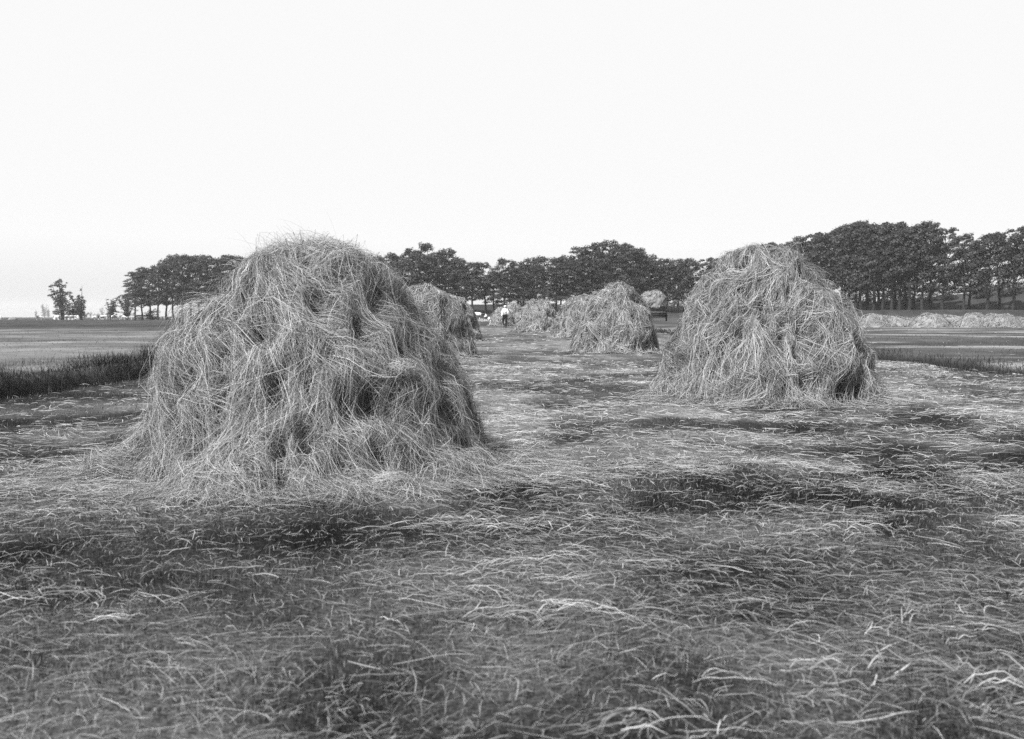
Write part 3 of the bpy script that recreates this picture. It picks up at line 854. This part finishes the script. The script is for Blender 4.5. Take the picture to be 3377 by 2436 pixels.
JM = dict(pelvis=(0, 0, .93), waist=(.0, .01, 1.10), chest=(-.01, .03, 1.32), neck0=(0, .035, 1.46), neck=(0, .04, 1.51), head0=(0, .055, 1.575), head1=(0, .055, 1.65), crown=(0, .05, 1.70),
          shL=(-.17, .02, 1.40), elL=(-.24, -.04, 1.13), wrL=(-.30, -.09, .93), paL=(-.33, -.11, .87), shR=(.16, .02, 1.40), elR=(.235, .0, 1.14), wrR=(.225, .14, .98), paR=(.21, .19, .95),
          hiL=(-.10, 0, .87), knL=(-.16, .12, .49), anL=(-.11, -.16, .20), toL=(-.11, -.20, .055), hiR=(.09, 0, .87), knR=(.075, .02, .47), anR=(.07, -.03, .085), toR=(.07, .13, .03))
mx, my, mz = pos(1666, 88)
person((mx, my, mz), .12, 'man in white shirt, dark trousers and cap walking away with a tool across his back', JM)
# long rake handle carried across the back
rk = link('hay_rake', None, loc=(mx, my, mz), label='long-handled wooden hay rake held across the walking man\'s back', cat='rake')
rk.rotation_euler = (0, 0, .12)
tv, tq, _ = tube([(-.56, -.14, .66), (-.33, -.145, .875), (.0, -.19, 1.21), (.50, -.19, 1.75)], [.017, .017, .016, .015], 6)
link('handle', mesh('handle', tv, [tq], None, M_WOOD, True), rk)
tv, tq, _ = tube([(-.60, -.44, .62), (-.56, -.14, .655), (-.52, .16, .69)], [.022, .026, .022], 6)
hd = link('head_bar', mesh('head_bar', tv, [tq], None, M_DARKWOOD, True), rk)
for k in range(7):
    f = k / 6
    a = np.array([-.595 + .07 * f, -.41 + .54 * f, .625 + .06 * f])
    tv, tq, _ = tube([a, a + [.03, 0, -.05], a + [.05, .0, -.09]], [.009, .008, .005], 5)
    link('tine', mesh('tine', tv, [tq], None, M_DARKWOOD, True), hd)

JC = dict(pelvis=(0, 0, .34), waist=(.0, .10, .50), chest=(0, .20, .70), neck0=(0, .25, .83), neck=(0, .28, .88), head0=(0, .30, .94), head1=(0, .31, 1.02), crown=(0, .31, 1.07),
          shL=(-.16, .2, .77), elL=(-.2, .34, .56), wrL=(-.14, .52, .45), paL=(-.13, .58, .42), shR=(.16, .2, .77), elR=(.2, .34, .56), wrR=(.14, .52, .45), paR=(.13, .58, .42),
          hiL=(-.1, .02, .34), knL=(-.15, .40, .42), anL=(-.14, .18, .09), toL=(-.14, .36, .035), hiR=(.1, .02, .34), knR=(.15, .40, .42), anR=(.14, .18, .09), toR=(.14, .36, .035))
cx_, cy_, cz_ = pos(1606, 206)
person((cx_, cy_, cz_), 1.1, 'person in white top crouching in the grass between cow and haycock', JC, hat=False)
def blob(name, loc, size, mat, seed, label, cat):
    import bmesh
    bm = bmesh.new(); bmesh.ops.create_icosphere(bm, subdivisions=3, radius=1)
    rg = np.random.default_rng(seed)
    for v in bm.verts:
        p = v.co
        k = 1 + .35 * (float(vn(np.array(p.x * 2.1 + seed), np.array(p.y * 2.1), np.array(p.z * 2.1), seed)) - .5)
        v.co = Vector((p.x * size[0] * k, p.y * size[1] * k, max(p.z, -.3) * size[2] * k + .3 * size[2] * .9))
    me = bpy.data.meshes.new(name); bm.to_mesh(me); bm.free()
    me.polygons.foreach_set('use_smooth', np.ones(len(me.polygons), bool))
    me.materials.append(mat)
    return link(name, me, loc=loc, label=label, cat=cat)
blob('cloth_bundle', pos(1613, 203), (.24, .2, .3), M_SHIRT, 3, 'small white bundle lying by the crouching person', 'bundle')
blob('earth_heap', pos(41, 335), (1.3, 1.0, .75), flat_mat('earth', .14, .95, .3, 2), 5, 'low earth heap in the open pasture', 'heap')

# ------------------------------------------------------------------ cows
def cow_cage(lying=False, graze=0.0):
    dz = -.62 if lying else 0
    hx, hz = (1.95, 1.12 + dz - graze * .35)
    v = [(0, 0, 1.12 + dz), (.6, 0, 1.04 + dz), (1.15, 0, 1.06 + dz), (1.5, 0, 1.14 + dz - graze * .15), (hx - .12, 0, hz + .06), (hx + .16, 0, hz - .14),
         (-.20, 0, 1.20 + dz), (-.27, 0, .95 + dz), (-.27, 0, .5 + max(dz, -.3))]
    r_ = [(.27, .29), (.34, .37), (.27, .31), .19, .135, .085, .05, .03, .035]
    e = [(0, 1), (1, 2), (2, 3), (3, 4), (4, 5), (0, 6), (6, 7), (7, 8)]
    for sg in (-1, 1):
        b = len(v)
        v += [(hx - .16, sg * .13, hz + .1), (hx - .2, sg * .24, hz + .09)]; r_ += [.05, .035]; e += [(4, b), (b, b + 1)]
        b = len(v)
        if lying:
            v += [(1.15, sg * .24, .3), (1.4, sg * .26, .12), (1.05, sg * .28, .07), (.05, sg * .28, .32), (.45, sg * .36, .16), (.1, sg * .40, .07)]
        else:
            v += [(1.18, sg * .17, .78), (1.2, sg * .17, .42), (1.17, sg * .17, .05), (.02, sg * .18, .86), (-.08, sg * .18, .45), (-.02, sg * .18, .05)]
        r_ += [.12, .065, .06, .17, .07, .06]
        e += [(2, b), (b, b + 1), (b + 1, b + 2), (0, b + 3), (b + 3, b + 4), (b + 4, b + 5)]
    return v, e, r_

def hide(seed, dark):
    def f(co):
        n = .6 * vn(co[:, 0] * 1.7 + seed, co[:, 1] * 1.4, co[:, 2] * 1.5, seed) + .4 * vn(co[:, 0] * 3.4, co[:, 1] * 3, co[:, 2] * 3 + seed, seed + 9)
        k = ss(dark - .03, dark + .03, n)
        leg = co[:, 2] < .4
        k = np.where(leg & (seed < 50), 1, k)
        return .03 + .5 * k
    return f

def centre_hide(co):
    x, z = co[:, 0], co[:, 2]
    head = ss(1.42, 1.5, x)
    face = ss(1.88, 1.95, x) * (z > 1.02)
    rump = (1 - ss(.26, .32, np.hypot(x - .12, (z - 1.0) * .9)))
    sh = 1 - ss(.07, .11, np.abs(x - 1.0 - (z - 1.0) * -.35))
    sh = sh * (z < 1.28)
    dark = np.clip(np.maximum(np.maximum(head * (1 - face), rump), sh), 0, 1)
    return .80 - .77 * dark

COWM = []
for i, (ly, gr, dk) in enumerate(((False, .2, .42), (False, 1.6, .36), (True, 0, .45), (True, .3, .58), (False, .6, .30))):
    v, e, r_ = cow_cage(ly, gr)
    COWM.append(skin('body', v, e, r_, M_HIDE, False, 1, 0, hide(i * 3 + 2, dk + .07)))
M_HORN = flat_mat('horn', .35, .4, .1)
def cow(px, D, var, rot, label, group=None, me=None, graze=(.2, 1.6, 0, .3, .6), lying=(False, False, True, True, False)):
    x, y, z = pos(px, D)
    root = link('cow', None, loc=(x, y, z), label=label, cat='cow', group=group)
    root.rotation_euler = (0, 0, rot)
    link('body', me or COWM[var], root)
    g = graze[var]; dz = -.62 if lying[var] else 0
    hx, hz = 1.95, 1.12 + dz - g * .35
    for sg in (-1, 1):
        tv, tq, _ = tube([(hx - .16, sg * .09, hz + .16), (hx - .1, sg * .2, hz + .22), (hx, sg * .22, hz + .26)], [.025, .018, .006], 5)
        link('horn', mesh('horn', tv, [tq], None, M_HORN, True), root)
    return root
v, e, r_ = cow_cage(False, .6)
cow(1562, 215, 4, .35, 'white cow with black patches and dark head, by the dike trees', None, skin('body', v, e, r_, M_HIDE, False, 2, 0, centre_hide))
LB = 'small black-and-white cow in the herd on the far pasture'
LL = 'small black-and-white cow lying down in the far pasture herd'
G = 'herd of cows on the far pasture'
for px, D, var, rot in ((3, 330, 0, 2.6), (121, 318, 1, .4), (215, 312, 4, 1.2), (258, 318, 0, 2.2), (325, 310, 1, 3.0), (334, 318, 4, .8), (352, 322, 0, 2.9), (371, 316, 4, 1.9), (396, 318, 1, .2), (231, 330, 0, .1), (193, 335, 4, 2.8), (446, 316, 1, 1.3)):
    cow(px, D, var, rot, {0: 'black-and-white cow with raised head in the far pasture herd', 1: 'black-and-white cow grazing with lowered head in the far pasture herd', 4: 'mostly white cow standing in the far pasture herd'}[var], G)
for px, D, var, rot in ((178, 312, 2, .3), (226, 308, 3, .1), (250, 312, 2, 2.9), (543, 306, 2, .2), (575, 310, 2, 2.8)):
    cow(px, D, var, rot, LL, G)

# ------------------------------------------------------------------ boxes, wagons, fence
def box(a, b):
    a, b = np.array(a, float), np.array(b, float)
    c = min(.012, .2 * (b - a).min())
    import itertools
    V = []
    for sx, sy, sz in itertools.product((0, 1), repeat=3):
        V.append([(a, b)[sx][0], (a, b)[sy][1], (a, b)[sz][2]])
    Q = np.array([(0, 1, 3, 2), (4, 6, 7, 5), (0, 4, 5, 1), (2, 3, 7, 6), (0, 2, 6, 4), (1, 5, 7, 3)])
    return np.array(V), Q, np.zeros(8)
def bx(name, parent, boxes, mat):
    V, Q, _ = merge([box(a, b) for a, b in boxes])
    return link(name, mesh(name, V, [Q], None, mat), parent)
def wheel(parent, loc, R, mat):
    """wheel in the YZ plane"""
    w = link('wheel', None, parent, loc=loc)
    an = np.linspace(0, 2 * math.pi, 25)
    tv, tq, _ = tube(np.column_stack([np.zeros(25), np.cos(an) * (R - .04), np.sin(an) * (R - .04)]), [.045] * 25, 6)
    link('rim', mesh('rim', tv, [tq], None, mat, True), w)
    tv, tq, _ = tube([(-.13, 0, 0), (-.05, 0, 0), (.05, 0, 0), (.13, 0, 0)], [.06, .1, .1, .06], 8)
    link('hub', mesh('hub', tv, [tq], None, mat, True), w)
    tv, tq, _ = tube([(0, 0, 0.0), (0, 0, R / 2), (0, 0, R - .04)], [.03, .025, .025], 5)
    sp = mesh('spoke', tv, [tq], None, mat, True)
    for k in range(10):
        o = link('spoke', sp, w); o.rotation_euler = (k * math.pi / 5, 0, 0)
    return w

wx, wy, wz = pos(2170, 130)
wg = link('hay_wagon', None, loc=(wx, wy, wz), label='dark boarded farm wagon under a high load of hay', cat='wagon')
wg.rotation_euler = (0, 0, -.10)
W2 = .88
for s in (-1, 1):
    bx('side_board', wg, [((s * W2 - .03, 0, .80), (s * W2 + .03, 4.2, 1.55))], M_DARKWOOD)
    bx('side_rail', wg, [((s * (W2 + .12) - .04, -.1, 1.60), (s * (W2 + .12) + .04, 4.3, 1.68))], M_DARKWOOD)
bx('floor', wg, [((-W2 + .035, .0, .72), (W2 - .035, 4.2, .80))], M_DARKWOOD)
for k in range(7):
    bx('tail_plank_and_shade', wg, [((-W2 + .04, -.04, .42 + .19 * k), (W2 - .04, .0, .42 + .19 * k + .182))], M_DARKWOOD)  # lowest planks hang below the floor, standing in for undercarriage shade
bx('tail_bar', wg, [((-W2 - .02, -.085, 1.02), (W2 + .02, -.043, 1.07))], M_WOOD)
for yy, R in ((.6, .62), (3.5, .5)):
    tv, tq, _ = tube([(-W2 - .1, yy, R), (0, yy, R), (W2 + .1, yy, R)], [.06] * 3, 6)
    link('axle', mesh('axle', tv, [tq], None, M_DARKWOOD, True), wg)
    bx('bolster', wg, [((-W2 + .1, yy - .08, R + .05), (W2 - .1, yy + .08, .74))], M_DARKWOOD)
    for s in (-1, 1):
        wheel(wg, (s * (W2 + .14), yy, R), R, M_DARKWOOD)
lx, ly = wx - .30, wy + 2.1
haycock('hay_load', 0, 130, [(0, 1.25, 1.45), (.3, 1.5, 1.62), (.8, 1.62, 1.62), (1.4, 1.5, 1.5), (1.85, 1.2, 1.15), (2.15, .75, .7), (2.3, .02, .02)], 5000, 120, 'rounded high load of hay bulging over the wagon sides',
        group=None, cat='hay', dep=1.45, loc=(lx, ly, wz + 1.3), rough=2.2, tone=(.2, .55), dents=[(-1.7, .3, .2, -.14), (-1.2, .5, .2, -.14), (-.6, .35, .2, -.14)], spill=False, nth=60)

fx, fy, fz = pos(476, 312)
fw_ = link('farm_wagon', None, loc=(fx, fy, fz), label='empty dark flat wagon standing before the grove trunks', cat='wagon')
fw_.rotation_euler = (0, 0, math.pi / 2 - .15)
bx('floor', fw_, [((-.8, -1.9, .78), (.8, 1.9, .88))], M_DARKWOOD)
for s in (-1, 1):
    bx('side_board', fw_, [((s * .8 - .03, -1.95, .885), (s * .8 + .03, 1.95, 1.35))], M_DARKWOOD)
for yy in (-1.25, 1.25):
    tv, tq, _ = tube([(-.95, yy, .48), (0, yy, .48), (.95, yy, .48)], [.06] * 3, 6)
    link('axle', mesh('axle', tv, [tq], None, M_DARKWOOD, True), fw_)
    bx('bolster', fw_, [((-.7, yy - .08, .52), (.7, yy + .08, .80))], M_DARKWOOD)
    for s in (-1, 1):
        wheel(fw_, (s * .98, yy, .48), .48, M_DARKWOOD)

fn = link('rail_fence', None, loc=pos(400, 300), label='weathered wooden rail fence between pasture and grove', cat='fence')
M_RAIL = flat_mat('weathered_rail', .34, .8, .2, 6)
stp = 34 * 300 / F
fz0 = fn.location.z
prev = None
for k in range(8):
    X = k * stp
    zz = float(terrain(fn.location.x + X, 300)) - fz0
    bx('post', fn, [((X - .08, -.08, zz - .2), (X + .08, .08, zz + .95))], M_RAIL)
    if prev is not None:
        tv, tq, _ = tube([(prev[0] + .0, -.13, prev[1] + .85), ((X + prev[0]) / 2, -.13, (zz + prev[1]) / 2 + .83), (X, -.13, zz + .85)], [.06, .055, .06], 6)
        link('rail', mesh('rail', tv, [tq], None, M_RAIL, True), fn)
    prev = (X, zz)

# ------------------------------------------------------------------ air
HV, HQ, _ = box((-2700, -2700, -2.2), (2700, 2700, 32))
hz = link('haze', mesh('haze', HV, [HQ]), label='thin pale summer haze lying over the flat fields', cat='haze', kind='stuff')
hm = bpy.data.materials.new('haze')
hm.use_nodes = True
t = hm.node_tree
t.nodes.clear()
pv = t.nodes.new('ShaderNodeVolumePrincipled'); mo = t.nodes.new('ShaderNodeOutputMaterial')
pv.inputs['Color'].default_value = (1, 1, 1, 1)
pv.inputs['Density'].default_value = .00014
pv.inputs['Anisotropy'].default_value = .0
t.links.new(pv.outputs[0], mo.inputs['Volume'])
hz.data.materials.append(hm)
